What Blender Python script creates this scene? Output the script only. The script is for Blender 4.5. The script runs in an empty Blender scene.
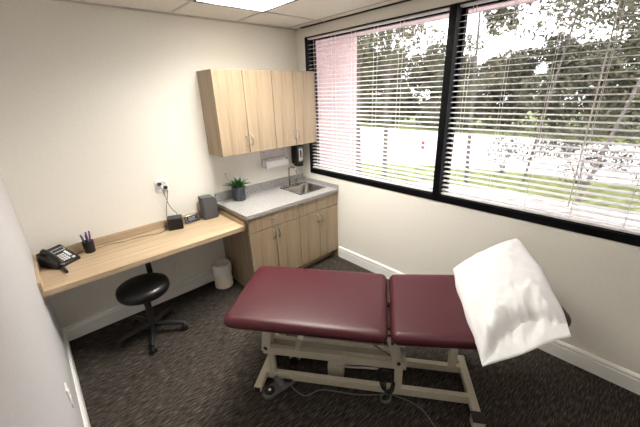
import bpy, math, random
from mathutils import Vector, Matrix
R = math.radians
rnd = random.Random(7)
SC = bpy.context.scene
COL = SC.collection

# ------------------------------------------------------------------ materials
def new_mat(name):
    m = bpy.data.materials.new(name); m.use_nodes = True
    nt = m.node_tree
    return m, nt, nt.nodes['Principled BSDF']

def N(nt, t, **kw):
    n = nt.nodes.new(t)
    for k, v in kw.items():
        if hasattr(n, k): setattr(n, k, v)
        else: n.inputs[k].default_value = v
    return n

def coords(nt, scale):
    tc = nt.nodes.new('ShaderNodeTexCoord'); mp = nt.nodes.new('ShaderNodeMapping')
    mp.inputs['Scale'].default_value = scale
    nt.links.new(tc.outputs['Object'], mp.inputs['Vector'])
    return mp.outputs['Vector']

def ramp(nt, fac, stops):
    r = nt.nodes.new('ShaderNodeValToRGB'); e = r.color_ramp.elements
    e[0].position, e[0].color = stops[0][0], (*stops[0][1], 1)
    e[1].position, e[1].color = stops[-1][0], (*stops[-1][1], 1)
    for p, c in stops[1:-1]:
        q = e.new(p); q.color = (*c, 1)
    nt.links.new(fac, r.inputs['Fac'])
    return r.outputs['Color']

def add_bump(nt, b, fac, strength, dist=0.002):
    u = nt.nodes.new('ShaderNodeBump'); u.inputs['Strength'].default_value = strength
    u.inputs['Distance'].default_value = dist
    nt.links.new(fac, u.inputs['Height']); nt.links.new(u.outputs['Normal'], b.inputs['Normal'])

def noise_mat(name, c1, c2, scale=(20, 20, 20), rough=.6, bump=0., metal=0., detail=3, lo=.35, hi=.65, nscale=1.0, coat=0., spec=None, dist=.002):
    m, nt, b = new_mat(name)
    n = nt.nodes.new('ShaderNodeTexNoise'); n.inputs['Scale'].default_value = nscale; n.inputs['Detail'].default_value = detail
    nt.links.new(coords(nt, scale), n.inputs['Vector'])
    nt.links.new(ramp(nt, n.outputs['Fac'], [(lo, c1), (hi, c2)]), b.inputs['Base Color'])
    b.inputs['Roughness'].default_value = rough; b.inputs['Metallic'].default_value = metal
    if coat: b.inputs['Coat Weight'].default_value = coat; b.inputs['Coat Roughness'].default_value = .3
    if spec is not None: b.inputs['Specular IOR Level'].default_value = spec
    if bump: add_bump(nt, b, n.outputs['Fac'], bump, dist)
    return m

def wood_mat(name, axis, c1, c2, c3):
    m, nt, b = new_mat(name)
    s = [34., 34., 34.]; s['xyz'.index(axis)] = 1.6
    s2 = [120., 120., 120.]; s2['xyz'.index(axis)] = 4.
    n = nt.nodes.new('ShaderNodeTexNoise'); n.inputs['Scale'].default_value = 1; n.inputs['Detail'].default_value = 4
    n.inputs['Distortion'].default_value = .4
    nt.links.new(coords(nt, s), n.inputs['Vector'])
    n2 = nt.nodes.new('ShaderNodeTexNoise'); n2.inputs['Scale'].default_value = 1; n2.inputs['Detail'].default_value = 2
    nt.links.new(coords(nt, s2), n2.inputs['Vector'])
    mx = nt.nodes.new('ShaderNodeMath'); mx.operation = 'MULTIPLY_ADD'
    nt.links.new(n2.outputs['Fac'], mx.inputs[0]); mx.inputs[1].default_value = .35
    nt.links.new(n.outputs['Fac'], mx.inputs[2])
    nt.links.new(ramp(nt, mx.outputs[0], [(.45, c1), (.68, c2), (.9, c3)]), b.inputs['Base Color'])
    b.inputs['Roughness'].default_value = .42
    return m

W1, W2, W3 = (.245, .178, .110), (.33, .248, .162), (.375, .29, .198)
MAT = {}
MAT['wood_v'] = wood_mat('light_wood_vertical_grain', 'z', W1, W2, W3)
MAT['wood_h'] = wood_mat('light_wood_horizontal_grain', 'x', (.36, .265, .165), (.45, .34, .222), (.49, .38, .26))
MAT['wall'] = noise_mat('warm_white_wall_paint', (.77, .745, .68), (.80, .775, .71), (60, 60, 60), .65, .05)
MAT['wall_shaded'] = noise_mat('shaded_wall_paint', (.53, .52, .53), (.56, .55, .56), (60, 60, 60), .65, .05)  # wall paint greyed and darkened: shade on the left wall put into its colour
MAT['trim'] = noise_mat('white_trim_paint', (.84, .835, .81), (.86, .855, .83), (30, 30, 30), .4)
MAT['ceiling'] = noise_mat('mineral_ceiling_tile', (.62, .59, .54), (.80, .77, .71), (160, 160, 160), .9, .3)
MAT['tbar'] = noise_mat('ceiling_grid_paint', (.50, .47, .43), (.53, .50, .46), (20, 20, 20), .5)
MAT['black_frame'] = noise_mat('black_window_frame', (.0015, .0015, .002), (.003, .003, .004), (30, 30, 30), .45, spec=.12)
MAT['shadow_gap'] = noise_mat('dark_ceiling_gap', (.012, .010, .010), (.02, .018, .018), (30, 30, 30), .8)
MAT['blind'] = noise_mat('white_blind_slat', (.84, .82, .81), (.88, .86, .85), (10, 10, 10), .45)
MAT['black_plastic'] = noise_mat('black_plastic', (.005, .005, .0055), (.009, .009, .0095), (80, 80, 80), .38)
MAT['black_vinyl'] = noise_mat('black_vinyl', (.003, .003, .0035), (.006, .006, .0065), (120, 120, 120), .38, .1)
MAT['maroon'] = noise_mat('maroon_vinyl', (.048, .0040, .0085), (.058, .0052, .0115), (180, 180, 180), .42, .12, spec=.35, dist=.0006)
MAT['cream_metal'] = noise_mat('cream_powder_coat', (.48, .44, .34), (.52, .48, .38), (40, 40, 40), .4)
MAT['steel'] = noise_mat('brushed_steel', (.36, .345, .32), (.50, .48, .45), (8, 200, 8), .24, .0, metal=1.)
MAT['alu'] = noise_mat('louvre_aluminium', (.42, .42, .42), (.46, .46, .46), (20, 20, 20), .35, metal=1.)
MAT['chrome'] = noise_mat('chrome', (.40, .40, .40), (.5, .5, .5), (20, 20, 20), .12, metal=1.)
MAT['nickel'] = noise_mat('satin_nickel', (.42, .40, .37), (.5, .48, .45), (20, 20, 20), .3, metal=1.)
MAT['stone'] = noise_mat('grey_speckled_laminate', (.15, .148, .145), (.40, .39, .38), (70, 90, 90), .35, detail=6, lo=.3, hi=.6)
MAT['linen'] = noise_mat('white_cotton', (.74, .74, .745), (.78, .78, .785), (14, 14, 14), .85, .25, detail=6, dist=.01)
MAT['bag'] = noise_mat('white_bin_liner', (.78, .77, .75), (.88, .87, .85), (45, 45, 45), .35, .5, dist=.01)
MAT['bin'] = noise_mat('cream_plastic', (.82, .77, .62), (.85, .80, .66), (20, 20, 20), .4)
MAT['white_plastic'] = noise_mat('white_plastic', (.84, .84, .84), (.87, .87, .87), (20, 20, 20), .4)
MAT['beige_plastic'] = noise_mat('beige_plastic', (.60, .54, .45), (.64, .58, .49), (20, 20, 20), .4)
MAT['taupe'] = noise_mat('taupe_cable', (.22, .18, .13), (.25, .21, .16), (20, 20, 20), .5)
MAT['lilac_plastic'] = noise_mat('pale_lilac_plastic', (.60, .56, .58), (.66, .62, .64), (20, 20, 20), .3)
MAT['grey_plastic'] = noise_mat('grey_plastic', (.11, .11, .11), (.14, .14, .14), (60, 60, 60), .45)
MAT['charcoal'] = noise_mat('charcoal_cloth', (.055, .056, .058), (.09, .091, .095), (300, 300, 300), .7)
MAT['pot'] = noise_mat('slate_grey_pot', (.025, .032, .04), (.065, .078, .092), (60, 60, 25), .6, .3)
MAT['soil'] = noise_mat('dark_soil', (.02, .014, .01), (.05, .035, .025), (90, 90, 90), .9, .5)
MAT['leaf'] = noise_mat('dark_green_leaf', (.015, .085, .02), (.06, .19, .05), (60, 60, 20), .4)
MAT['stalk'] = noise_mat('pale_grey_stalk', (.35, .36, .33), (.5, .5, .45), (60, 60, 60), .6)
MAT['bud'] = noise_mat('yellow_green_bud', (.45, .48, .08), (.6, .6, .15), (60, 60, 60), .6)
MAT['purple'] = noise_mat('purple_plastic', (.16, .04, .25), (.2, .05, .3), (20, 20, 20), .4)
MAT['blue'] = noise_mat('blue_plastic', (.03, .06, .25), (.04, .08, .3), (20, 20, 20), .4)
MAT['screen'] = noise_mat('dark_glass_screen', (.02, .022, .035), (.04, .045, .07), (40, 40, 40), .15)
MAT['lcd'] = noise_mat('pale_grey_display', (.38, .40, .40), (.5, .52, .52), (60, 60, 60), .2)
MAT['paper'] = noise_mat('white_paper_label', (.75, .75, .75), (.8, .8, .8), (20, 20, 20), .6)
MAT['pink_stucco'] = noise_mat('pink_stucco', (.54, .41, .41), (.64, .51, .51), (22, 22, 22), .9, .6, detail=5, dist=.01)
MAT['pavement'] = noise_mat('pale_concrete_pavement', (.66, .62, .64), (.76, .72, .74), (.6, .6, .6), .85, detail=6)
MAT['bed'] = noise_mat('pale_gravel_bed', (.20, .18, .15), (.62, .58, .56), (7, 7, 7), .9, .4, detail=7, lo=.30, hi=.55)
MAT['kerb'] = noise_mat('grey_kerb_stone', (.20, .19, .18), (.30, .28, .27), (6, 6, 6), .85)
MAT['grass'] = noise_mat('lawn_grass', (.10, .13, .035), (.26, .30, .10), (5, 5, 5), .95, .4, detail=8)
MAT['bark'] = noise_mat('grey_bark', (.085, .078, .068), (.15, .138, .122), (20, 20, 4), .9, .5)
MAT['foliage_dark'] = noise_mat('dark_green_foliage', (.042, .046, .024), (.098, .102, .055), (1.6, 1.6, 1.6), .7, detail=4)
MAT['foliage_mid'] = noise_mat('mid_green_foliage', (.060, .064, .034), (.135, .138, .075), (1.6, 1.6, 1.6), .7, detail=4)
MAT['red'] = noise_mat('red_paint', (.45, .03, .03), (.5, .04, .04), (20, 20, 20), .5)

def carpet():
    m, nt, b = new_mat('dark_streaked_carpet')
    n = nt.nodes.new('ShaderNodeTexNoise'); n.inputs['Scale'].default_value = 1; n.inputs['Detail'].default_value = 3
    nt.links.new(coords(nt, (17, 150, 60)), n.inputs['Vector'])
    n2 = nt.nodes.new('ShaderNodeTexNoise'); n2.inputs['Scale'].default_value = 1; n2.inputs['Detail'].default_value = 2
    nt.links.new(coords(nt, (240, 240, 240)), n2.inputs['Vector'])
    n3 = nt.nodes.new('ShaderNodeTexNoise'); n3.inputs['Scale'].default_value = 1; n3.inputs['Detail'].default_value = 2
    nt.links.new(coords(nt, (1.3, 2.2, 1)), n3.inputs['Vector'])
    a = nt.nodes.new('ShaderNodeMath'); a.operation = 'MULTIPLY_ADD'; a.inputs[1].default_value = .35
    nt.links.new(n2.outputs['Fac'], a.inputs[0]); nt.links.new(n.outputs['Fac'], a.inputs[2])
    a2 = nt.nodes.new('ShaderNodeMath'); a2.operation = 'MULTIPLY_ADD'; a2.inputs[1].default_value = .12
    nt.links.new(n3.outputs['Fac'], a2.inputs[0]); nt.links.new(a.outputs[0], a2.inputs[2])
    nt.links.new(ramp(nt, a2.outputs[0], [(.56, (.014, .0115, .0095)), (.74, (.036, .030, .025)), (.92, (.115, .099, .085))]), b.inputs['Base Color'])
    b.inputs['Roughness'].default_value = .95; b.inputs['Specular IOR Level'].default_value = .15
    add_bump(nt, b, a.outputs[0], .6, .004)
    return m
MAT['carpet'] = carpet()

def emit(name, col, s):
    m, nt, b = new_mat(name)
    b.inputs['Base Color'].default_value = (.8, .8, .8, 1)
    b.inputs['Emission Color'].default_value = (*col, 1); b.inputs['Emission Strength'].default_value = s
    return m
LAMP = 38.0
MAT['lamp'] = emit('fluorescent_diffuser', (1., .955, .88), LAMP)
MAT['lamp_dim'] = emit('dim_fluorescent_diffuser', (1., .955, .88), LAMP*.15)

def glass():
    m, nt, b = new_mat('clear_window_glass')
    out = nt.nodes['Material Output']; nt.nodes.remove(b)
    t = nt.nodes.new('ShaderNodeBsdfTransparent'); t.inputs['Color'].default_value = (.93, .93, .93, 1)
    g = nt.nodes.new('ShaderNodeBsdfGlossy'); g.inputs['Roughness'].default_value = .02
    f = nt.nodes.new('ShaderNodeFresnel'); f.inputs['IOR'].default_value = 1.25
    mx = nt.nodes.new('ShaderNodeMixShader')
    nt.links.new(f.outputs[0], mx.inputs[0]); nt.links.new(t.outputs[0], mx.inputs[1]); nt.links.new(g.outputs[0], mx.inputs[2])
    nt.links.new(mx.outputs[0], out.inputs['Surface'])
    return m
MAT['glass'] = glass()

# ------------------------------------------------------------------ mesh building
def catmull(pts, n=6):
    P = [Vector(p) for p in pts]
    if len(P) < 3: return P
    out = []
    for i in range(len(P)-1):
        p0 = P[i-1] if i > 0 else P[0]*2-P[1]; p1 = P[i]; p2 = P[i+1]
        p3 = P[i+2] if i+2 < len(P) else P[-1]*2-P[-2]
        for k in range(n):
            t = k/n
            out.append(.5*((2*p1)+(-p0+p2)*t+(2*p0-5*p1+4*p2-p3)*t*t+(-p0+3*p1-3*p2+p3)*t**3))
    out.append(P[-1]); return out

class MB:
    def __init__(s): s.v = []; s.f = []
    def add(s, vs, fs, mat=None):
        o = len(s.v)
        s.v += [tuple(mat @ Vector(v)) if mat else tuple(v) for v in vs]
        s.f += [tuple(i+o for i in f) for f in fs]
        return s
    def box(s, x0, x1, y0, y1, z0, z1, mat=None):
        vs = [(x0,y0,z0),(x1,y0,z0),(x1,y1,z0),(x0,y1,z0),(x0,y0,z1),(x1,y0,z1),(x1,y1,z1),(x0,y1,z1)]
        return s.add(vs, [(3,2,1,0),(4,5,6,7),(0,1,5,4),(1,2,6,5),(2,3,7,6),(3,0,4,7)], mat)
    def prism(s, poly, z0, z1, mat=None):
        n = len(poly); vs = [(x,y,z0) for x,y in poly]+[(x,y,z1) for x,y in poly]
        return s.add(vs, [tuple(range(n-1,-1,-1)), tuple(range(n,2*n))]+[(i,(i+1)%n,n+(i+1)%n,n+i) for i in range(n)], mat)
    def lathe(s, prof, c=(0,0,0), seg=28, mat=None, cap=True):
        vs = []; fs = []
        for r, z in prof:
            for k in range(seg):
                a = 2*math.pi*k/seg; vs.append((c[0]+r*math.cos(a), c[1]+r*math.sin(a), c[2]+z))
        for j in range(len(prof)-1):
            for k in range(seg):
                k2 = (k+1)%seg; fs.append((j*seg+k, j*seg+k2, (j+1)*seg+k2, (j+1)*seg+k))
        if cap:
            fs.append(tuple(range(seg-1,-1,-1))); b = (len(prof)-1)*seg; fs.append(tuple(range(b, b+seg)))
        return s.add(vs, fs, mat)
    def tube(s, pts, r, seg=8, smooth=0, r2=None, mat=None):
        P = catmull(pts, smooth) if smooth else [Vector(p) for p in pts]
        n = len(P); T = []
        for i in range(n):
            t = (P[min(i+1,n-1)]-P[max(i-1,0)]); T.append(t.normalized() if t.length > 1e-9 else Vector((0,0,1)))
        u = T[0].orthogonal().normalized(); vs = []; fs = []
        for i in range(n):
            u = (u - T[i]*u.dot(T[i])); u = u.normalized() if u.length > 1e-6 else T[i].orthogonal().normalized()
            w = T[i].cross(u); rr = r if r2 is None else r+(r2-r)*i/(n-1)
            for k in range(seg):
                a = 2*math.pi*k/seg; vs.append(P[i]+u*(rr*math.cos(a))+w*(rr*math.sin(a)))
        for i in range(n-1):
            for k in range(seg):
                k2 = (k+1)%seg; fs.append((i*seg+k, i*seg+k2, (i+1)*seg+k2, (i+1)*seg+k))
        fs.append(tuple(range(seg-1,-1,-1))); b = (n-1)*seg; fs.append(tuple(range(b, b+seg)))
        return s.add(vs, fs, mat)
    def beam(s, p, q, w, h, up=(0,0,1)):
        p = Vector(p); q = Vector(q); t = (q-p).normalized(); side = t.cross(Vector(up)).normalized(); u = side.cross(t)
        vs = []
        for c in (p, q):
            for a, b in ((-1,-1),(1,-1),(1,1),(-1,1)): vs.append(c+side*(a*w/2)+u*(b*h/2))
        return s.add(vs, [(0,1,2,3),(7,6,5,4),(0,4,5,1),(1,5,6,2),(2,6,7,3),(3,7,4,0)])
    def build(s, name, mat, parent=None, loc=(0,0,0), rot=(0,0,0), bevel=0., segs=2, smooth=False, angle=40, sub=0):
        me = bpy.data.meshes.new(name); me.from_pydata([tuple(v) for v in s.v], [], s.f); me.update()
        me.validate()
        o = bpy.data.objects.new(name, me); COL.objects.link(o)
        import bmesh
        b = bmesh.new(); b.from_mesh(me); bmesh.ops.recalc_face_normals(b, faces=b.faces); b.to_mesh(me); b.free()
        me.materials.append(MAT[mat] if isinstance(mat, str) else mat)
        if smooth or bevel:
            for p in me.polygons: p.use_smooth = True
            me.set_sharp_from_angle(angle=R(angle))
        o.location = loc; o.rotation_euler = rot
        if parent: o.parent = parent
        if bevel:
            md = o.modifiers.new('bevel', 'BEVEL'); md.width = bevel; md.segments = segs; md.limit_method = 'ANGLE'; md.angle_limit = R(40)
            md.harden_normals = False
        if sub:
            md = o.modifiers.new('sub', 'SUBSURF'); md.levels = sub; md.render_levels = sub
        return o

def thing(name, label, cat, loc=(0,0,0), rz=0., group=None):
    o = bpy.data.objects.new(name, None); COL.objects.link(o); o.empty_display_size = .1
    o.location = loc; o.rotation_euler = (0,0,rz); o['label'] = label; o['category'] = cat
    if group: o['group'] = group
    return o
def tag(o, label, cat, group=None):
    o['label'] = label; o['category'] = cat
    if group: o['group'] = group
    return o
def struct(o): o['kind'] = 'structure'; return o
def stuff(o): o['kind'] = 'stuff'; return o
def dup(root, loc, rz=None, label=None, cat=None):
    r = root.copy(); COL.objects.link(r); r.location = loc
    if rz is not None: r.rotation_euler = (0,0,rz)
    if label: r['label'] = label
    for ch in list(root.children):
        c = ch.copy(); COL.objects.link(c); c.parent = r
        for g in list(ch.children):
            d = g.copy(); COL.objects.link(d); d.parent = c
    return r
def rounded(poly, rad, n=5):
    out = []; m = len(poly)
    for i in range(m):
        p = Vector(poly[i]); a = Vector(poly[i-1]); b = Vector(poly[(i+1)%m])
        r = rad[i] if isinstance(rad, (list, tuple)) else rad
        da = (a-p).normalized(); db = (b-p).normalized()
        p1 = p+da*r; p2 = p+db*r
        for k in range(n+1):
            t = k/n; q = p1*(1-t)**2+p*2*t*(1-t)+p2*t*t; out.append((q.x, q.y))
    return out

# ------------------------------------------------------------------ room
L = 2.696; H = 2.567; YB = -3.75
struct(MB().box(-L-.1, .12, YB-.1, .1, -.1, 0).build('floor', 'carpet'))
struct(MB().box(-L-.1, .12, 0, .1, 0, H+.3).build('wall_back', 'wall'))
struct(MB().box(-L-.1, -L, YB, 0, 0, H+.3).build('wall_left', 'wall_shaded'))
struct(MB().box(-L-.1, .12, YB-.1, YB, 0, H+.3).build('wall_rear', 'wall'))
WT, WB, WY0, WY1 = 2.469, .99, -.143, -3.45
w = MB()
w.box(0, .13, YB, 0, 0, WB).box(0, .13, YB, 0, WT, H+.3).box(0, .13, WY0, 0, WB, WT).box(0, .13, YB, WY1, WB, WT)
struct(w.build('wall_right', 'wall'))
# ceiling: tiles around the light opening
LX0, LX1, LY0, LY1 = -1.345, -.735, -1.697, -.477
c = MB()
MX0, MX1, NY0, NY1 = -1.955, -1.345, -3.527, -2.917
c.box(-L, MX0, YB, 0, H, H+.02).box(LX1, 0, YB, 0, H, H+.02).box(LX0, LX1, LY1, 0, H, H+.02).box(LX0, LX1, YB, LY0, H, H+.02)
c.box(MX0, MX1, NY1, 0, H, H+.02).box(MX0, MX1, YB, NY0, H, H+.02)
struct(c.build('ceiling', 'ceiling'))
g = MB()
for i, x in enumerate((-2.565, -1.955, -1.345, -.735, -.125)): g.box(x-.011, x+.011, YB, 0, H-.005, H-.0002)
xs = [-L, -2.565, -1.955, -1.345, -.735, -.125, 0]
for y in (-.477, -1.697, -2.917, -3.527):
    for a, b in zip(xs[:-1], xs[1:]): g.box(a+.011, b-.011, y-.011, y+.011, H-.005, H-.0002)
g.box(-L, 0, -.02, -.0, H-.012, H-.0002).box(-L, -L+.02, YB, -.02, H-.012, H-.0002)
struct(g.build('trim_1', 'tbar'))
struct(MB().box(-.022, -.0005, YB, -.10, H-.008, H-.0002).build('shadow_strip', 'shadow_gap'))  # dark strip standing in for the shadow line where window wall meets ceiling
# baseboards
def base_profile(): return [(0,0),(.016,0),(.016,.098),(.010,.102),(.010,.112),(.018,.116),(.017,.126),(.008,.139),(0,.139)]
def baseboard(name, a, b, inward):
    a = Vector((*a,0)); b = Vector((*b,0)); iv = Vector((*inward,0)); pr = base_profile(); n = len(pr)
    vs = [a+iv*x+Vector((0,0,z)) for x,z in pr]+[b+iv*x+Vector((0,0,z)) for x,z in pr]
    m = MB(); m.add(vs, [tuple(range(n)), tuple(range(2*n-1,n-1,-1))]+[(i,n+i,n+(i+1)%n,(i+1)%n) for i in range(n)])
    return struct(m.build(name, 'trim'))
baseboard('baseboard_back', (-L, 0), (-1.195, 0), (0,-1))
baseboard('baseboard_right', (0, -.625), (0, YB), (-1,0))
baseboard('baseboard_left', (-L, -.014), (-L, YB), (1,0))

# ------------------------------------------------------------------ windows
MY0, MY1 = -1.773, -1.830
def window(name, ya, yb):
    t = bpy.data.objects.new(name, None); COL.objects.link(t); t.location = (0, (ya+yb)/2, WB); struct(t)
    h = WT-WB; a = ya-(ya+yb)/2; b = -a
    f = MB()
    f.box(-.004, .125, b, a, 0, .018).box(-.004, .125, b, a, h-.006, h)          # sill lining and head lining
    f.box(-.006, .018, b, a, .0, .054)                                          # sill bar facing the room
    f.box(.085, .125, b, a, .018, .06).box(.085, .125, b, a, h-.03, h-.006)
    f.box(.085, .125, a-.022, a, .018, h-.006).box(.085, .125, b, b+.022, .018, h-.006)
    f.build('window_frame', 'black_frame', t)
    MB().box(.103, .108, b+.022, a-.022, .06, h-.03).build('glass_pane', 'glass', t)
    return t
window('window_1', WY0-.012, MY0)
window('window_2', MY1, WY1+.012)
m = MB().box(-.008, .13, MY1, MY0, WB, WT)
struct(m.build('trim_3', 'black_frame'))
struct(MB().box(-.004, .13, WY0-.012, WY0, WB, WT).box(-.004, .13, WY1, WY1+.012, WB, WT).build('trim_4', 'black_frame'))

def blind(ya, yb, label):
    zt = WT-.008; zb = WB+.058; t = thing('window_blind', label, 'window blind', (.045, (ya+yb)/2, zb), 0, 'white horizontal blinds')
    a = (ya-yb)/2; h = zt-zb
    MB().box(-.022, .022, -a, a, h-.014, h).build('headrail', 'blind', t, bevel=.002)
    s = MB(); sp = .0395; n = int((h-.04)/sp); tilt = R(7)
    for i in range(n):
        z = .045+i*sp
        prof = [(-.0215, -.0006), (-.011, .0012), (0, .0018), (.011, .0012), (.0215, -.0006)]
        pts = [(x*math.cos(tilt)-(zz)*math.sin(-tilt)*0, zz+x*math.sin(tilt)) for x, zz in prof]
        low = [(x, zz-.0026) for x, zz in reversed(pts)]
        poly = pts+low; k = len(poly)
        vs = [(x, -a+.004, z+zz) for x, zz in poly]+[(x, a-.004, z+zz) for x, zz in poly]
        s.add(vs, [tuple(range(k)), tuple(range(2*k-1,k-1,-1))]+[(j,k+j,k+(j+1)%k,(j+1)%k) for j in range(k)])
    s.build('slats', 'blind', t)
    MB().box(-.025, .025, -a+.003, a-.003, 0, .018).build('bottom_rail', 'blind', t, bevel=.004)
    cd = MB(); nl = int(2*a/.27)
    for i in range(nl):
        y = a-.10-.27*i
        for x in (-.0275, .0275): cd.tube([(x, y, .005), (x, y, h-.01)], .0016, 5)
    cd.build('ladder_cords', 'blind', t)
    return t
b1 = blind(WY0-.016, MY0-.004+.008*0, 'white slatted blind in the narrower left window, next to the corner cabinets')
b2 = blind(MY1-.004, WY1+.016, 'white slatted blind in the wide right window, above the pillow end of the table')
# tilt wand on the wide blind
MB().tube([(-.036, -.092, .10), (-.036, -.092, 1.38)], .0045, 8).build('tilt_wand', 'blind', b2)

# ------------------------------------------------------------------ exterior
G = -.35
NEAR = [(5.7,-14),(5.45,-2.4),(5.1,.45),(4.3,2.0),(4.0,6),(4.0,30)]
FAR = [(8.2,-14),(7.7,-2.8),(6.95,1.3),(5.6,4.0),(5.2,6),(5.2,30)]
def slab(name, a, b, z, mat):
    n = len(a); poly = a+b[::-1]; k = len(poly); m = MB()
    m.add([(x,y,G-.2) for x,y in poly]+[(x,y,z) for x,y in poly], [(i,i+1,k-2-i,k-1-i) for i in range(n-1)]+[(k+i,k+k-1-i,k+k-2-i,k+i+1) for i in range(n-1)]+[(i,(i+1)%k,k+(i+1)%k,k+i) for i in range(k)])
    return struct(m.build(name, mat))
ED = [(3.3,y) for _,y in NEAR]
struct(MB().box(.13, 2.7, -14, 30, G-.2, G).build('ground_walkway', 'pavement'))
struct(MB().box(2.7, 3.3, -14, 30, G-.2, G+.04).build('ground_kerb', 'kerb'))
slab('ground_planting_bed', ED, NEAR, G+.01, 'bed')
slab('ground_lawn', NEAR, FAR, G+.02, 'grass')
slab('ground_parking_lot', FAR, [(15,y) for _,y in FAR], G, 'pavement')
struct(MB().box(15, 34, -14, 30, G-.2, G+.03).build('ground_verge', 'grass'))
# pink wing wall and the soffit over the windows
struct(MB().box(.135, 1.13, .10, .45, G, 2.60).build('wall_outside', 'pink_stucco'))
struct(MB().box(.135, 1.13, -9, .45, 2.60, 2.95).build('ceiling_outside', 'pink_stucco'))

# trees ------------------------------------------------------------
def leaves(mb, c, rad, n, size, rg, flat=1.0):
    for _ in range(n):
        while True:
            p = Vector((rg.uniform(-1,1), rg.uniform(-1,1), rg.uniform(-1,1)))
            if .15 < p.length < 1: break
        if rg.random() < .6: p = p.normalized()*rg.uniform(.7, 1.0)
        q = Vector((c[0]+p.x*rad[0], c[1]+p.y*rad[1], c[2]+p.z*rad[2]))
        u = Vector((rg.gauss(0,1), rg.gauss(0,1), rg.gauss(0,1)*flat)).normalized(); w_ = u.orthogonal().normalized()
        w_ = (Matrix.Rotation(rg.uniform(0, 6.28), 3, u) @ w_)
        s = size*rg.uniform(.6, 1.3); x = u.cross(w_)
        o = len(mb.v)
        mb.v += [tuple(q-w_*s), tuple(q+x*s*.42), tuple(q+w_*s), tuple(q-x*s*.42)]
        mb.f.append((o, o+1, o+2, o+3))
def quick(mb, name, mat, parent):
    me = bpy.data.meshes.new(name); me.from_pydata(mb.v, [], mb.f); me.update(); me.materials.append(MAT[mat])
    o = bpy.data.objects.new(name, me); COL.objects.link(o); o.parent = parent; return o

def bush_tree(loc, h, rad, label, mat='foliage_dark', n=7600, seed=1, size=.14):
    rg = random.Random(seed); t = thing('bushy_tree', label, 'tree', loc, 0, 'trees beyond the parking area')
    fm = MB(); cl = []
    for i in range(16):
        a = rg.uniform(0, 6.28); rr = rad*rg.uniform(.0, .72); z = h*rg.uniform(.12, .86)
        k = rg.uniform(.30, .48)*rad*(1.1-.35*z/h)
        cl.append(((rr*math.cos(a), rr*math.sin(a), z), k))
    for cc, k in cl: leaves(fm, cc, (k, k, k*.9), n//16, size, rg)
    quick(fm, 'foliage', mat, t)
    tr = MB().tube([(0,0,-.05), (.05,.02,h*.4), (-.05,.05,h*.75)], .12, 8, r2=.04)
    for cc, k in cl[:7]: tr.tube([(0,0,h*.3), tuple(Vector(cc)*.8+Vector((0,0,h*.06)))], .04, 5, r2=.015)
    tr.build('trunk', 'bark', t, smooth=True)
    return t
BUSH = ['broad dark green tree beyond the pavement, farthest left in the left window', 'dark green rounded tree beyond the pavement, in the middle of the left window',
 'dense olive tree beyond the pavement, just left of the black mullion', 'dense green tree beyond the pavement, just right of the black mullion',
 'low dense tree beyond the pavement, left part of the right window', 'dense dark tree beyond the pavement, middle of the right window',
 'dense tree beyond the pavement, right of the middle of the right window', 'dense dark tree beyond the pavement, behind the tall leaning trunk',
 'dark tree beyond the pavement at the right edge of the window', 'dark tree beyond the pavement past the right edge of the window view']
protoA = bush_tree((17.2, 13.2, G+.03), 5.0, 2.5, BUSH[0], seed=3)
protoB = bush_tree((16.8, 10.4, G+.03), 4.6, 2.4, BUSH[1], 'foliage_mid', seed=8)
spots = [(17.4, 7.9), (17.0, 5.5), (17.6, 3.3), (16.9, 1.1), (17.5, -1.2), (16.9, -3.4), (17.6, -5.6), (17.0, -7.8)]
for i, (x, y) in enumerate(spots):
    o = dup(protoA if i%3 != 1 else protoB, (x, y, G+.03), rnd.uniform(0, 6.28), BUSH[i+2])
    s_ = [.95, .88, .82, .88, 1., 1.05, 1.1, 1.12][i]; o.scale = (1, 1, s_)

def tall_tree(name, loc, lean, h, crown, label, mat, n, seed, tr=.07, size=.07, crowns=14, spread=1., cz=(.5, 1.), grp=None):
    rg = random.Random(seed); t = thing(name, label, 'tree', loc, 0, grp)
    top = Vector((lean[0], lean[1], h))
    tk = MB().tube([(0,0,-.03), tuple(top*.35+Vector((.03,.02,0))), tuple(top*.7), tuple(top)], tr, 9, smooth=4, r2=tr*.3)
    fm = MB()
    for i in range(crowns):
        z = rg.uniform(*cz); p = top*z; a = rg.uniform(0, 6.28); rr = crown*spread*rg.uniform(.25, 1.)
        c_ = Vector((p.x+rr*math.cos(a), p.y+rr*math.sin(a), h*z+rg.uniform(-.1,.3)))
        k = crown*rg.uniform(.22, .42)
        tk.tube([tuple(top*(z*.85)), tuple((top*(z*.85)+c_)/2+Vector((0,0,.1))), tuple(c_)], tr*.3, 5, smooth=3, r2=tr*.08)
        leaves(fm, c_, (k, k, k*.7), n//crowns, size, rg)
    quick(fm, 'foliage', mat, t); tk.build('trunk', 'bark', t, smooth=True)
    return t
tall_tree('loose_tree', (3.78, 1.50, G+.01), (.05, .05), 4.6, 1.15, 'loose leafed tree on the lawn, the right one of two straight trunks', 'foliage_mid', 2600, 11, .065, .055, 16, 1., (.55, .86))
tall_tree('loose_tree', (3.35, 1.95, G+.01), (.1, .2), 4.2, .9, 'slim tree on the lawn beside the pink wall, the left one of two straight trunks', 'foliage_mid', 1500, 12, .075, .055, 10, 1., (.6, .85))
tall_tree('loose_tree', (5.45, .20, G+.02), (.2, .3), 4.4, .8, 'thin young tree on the lawn just right of the black mullion', 'foliage_mid', 500, 13, .05, .05, 6, 1., (.42, .7))
tall_tree('loose_tree', (6.2, -.85, G), (.7, -.5), 6.4, 1.7, 'loose crowned tree by the lawn edge in the middle of the right window', 'foliage_mid', 5200, 14, .03, .065, 22, 1.1, (.50, .95))
tall_tree('loose_tree', (5.2, -2.1, G+.02), (.9, -1.1), 6.4, 1.7, 'tall thin leaning tree at the right of the right window', 'foliage_dark', 6200, 15, .035, .065, 24, 1.0, (.50, .95))
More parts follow.
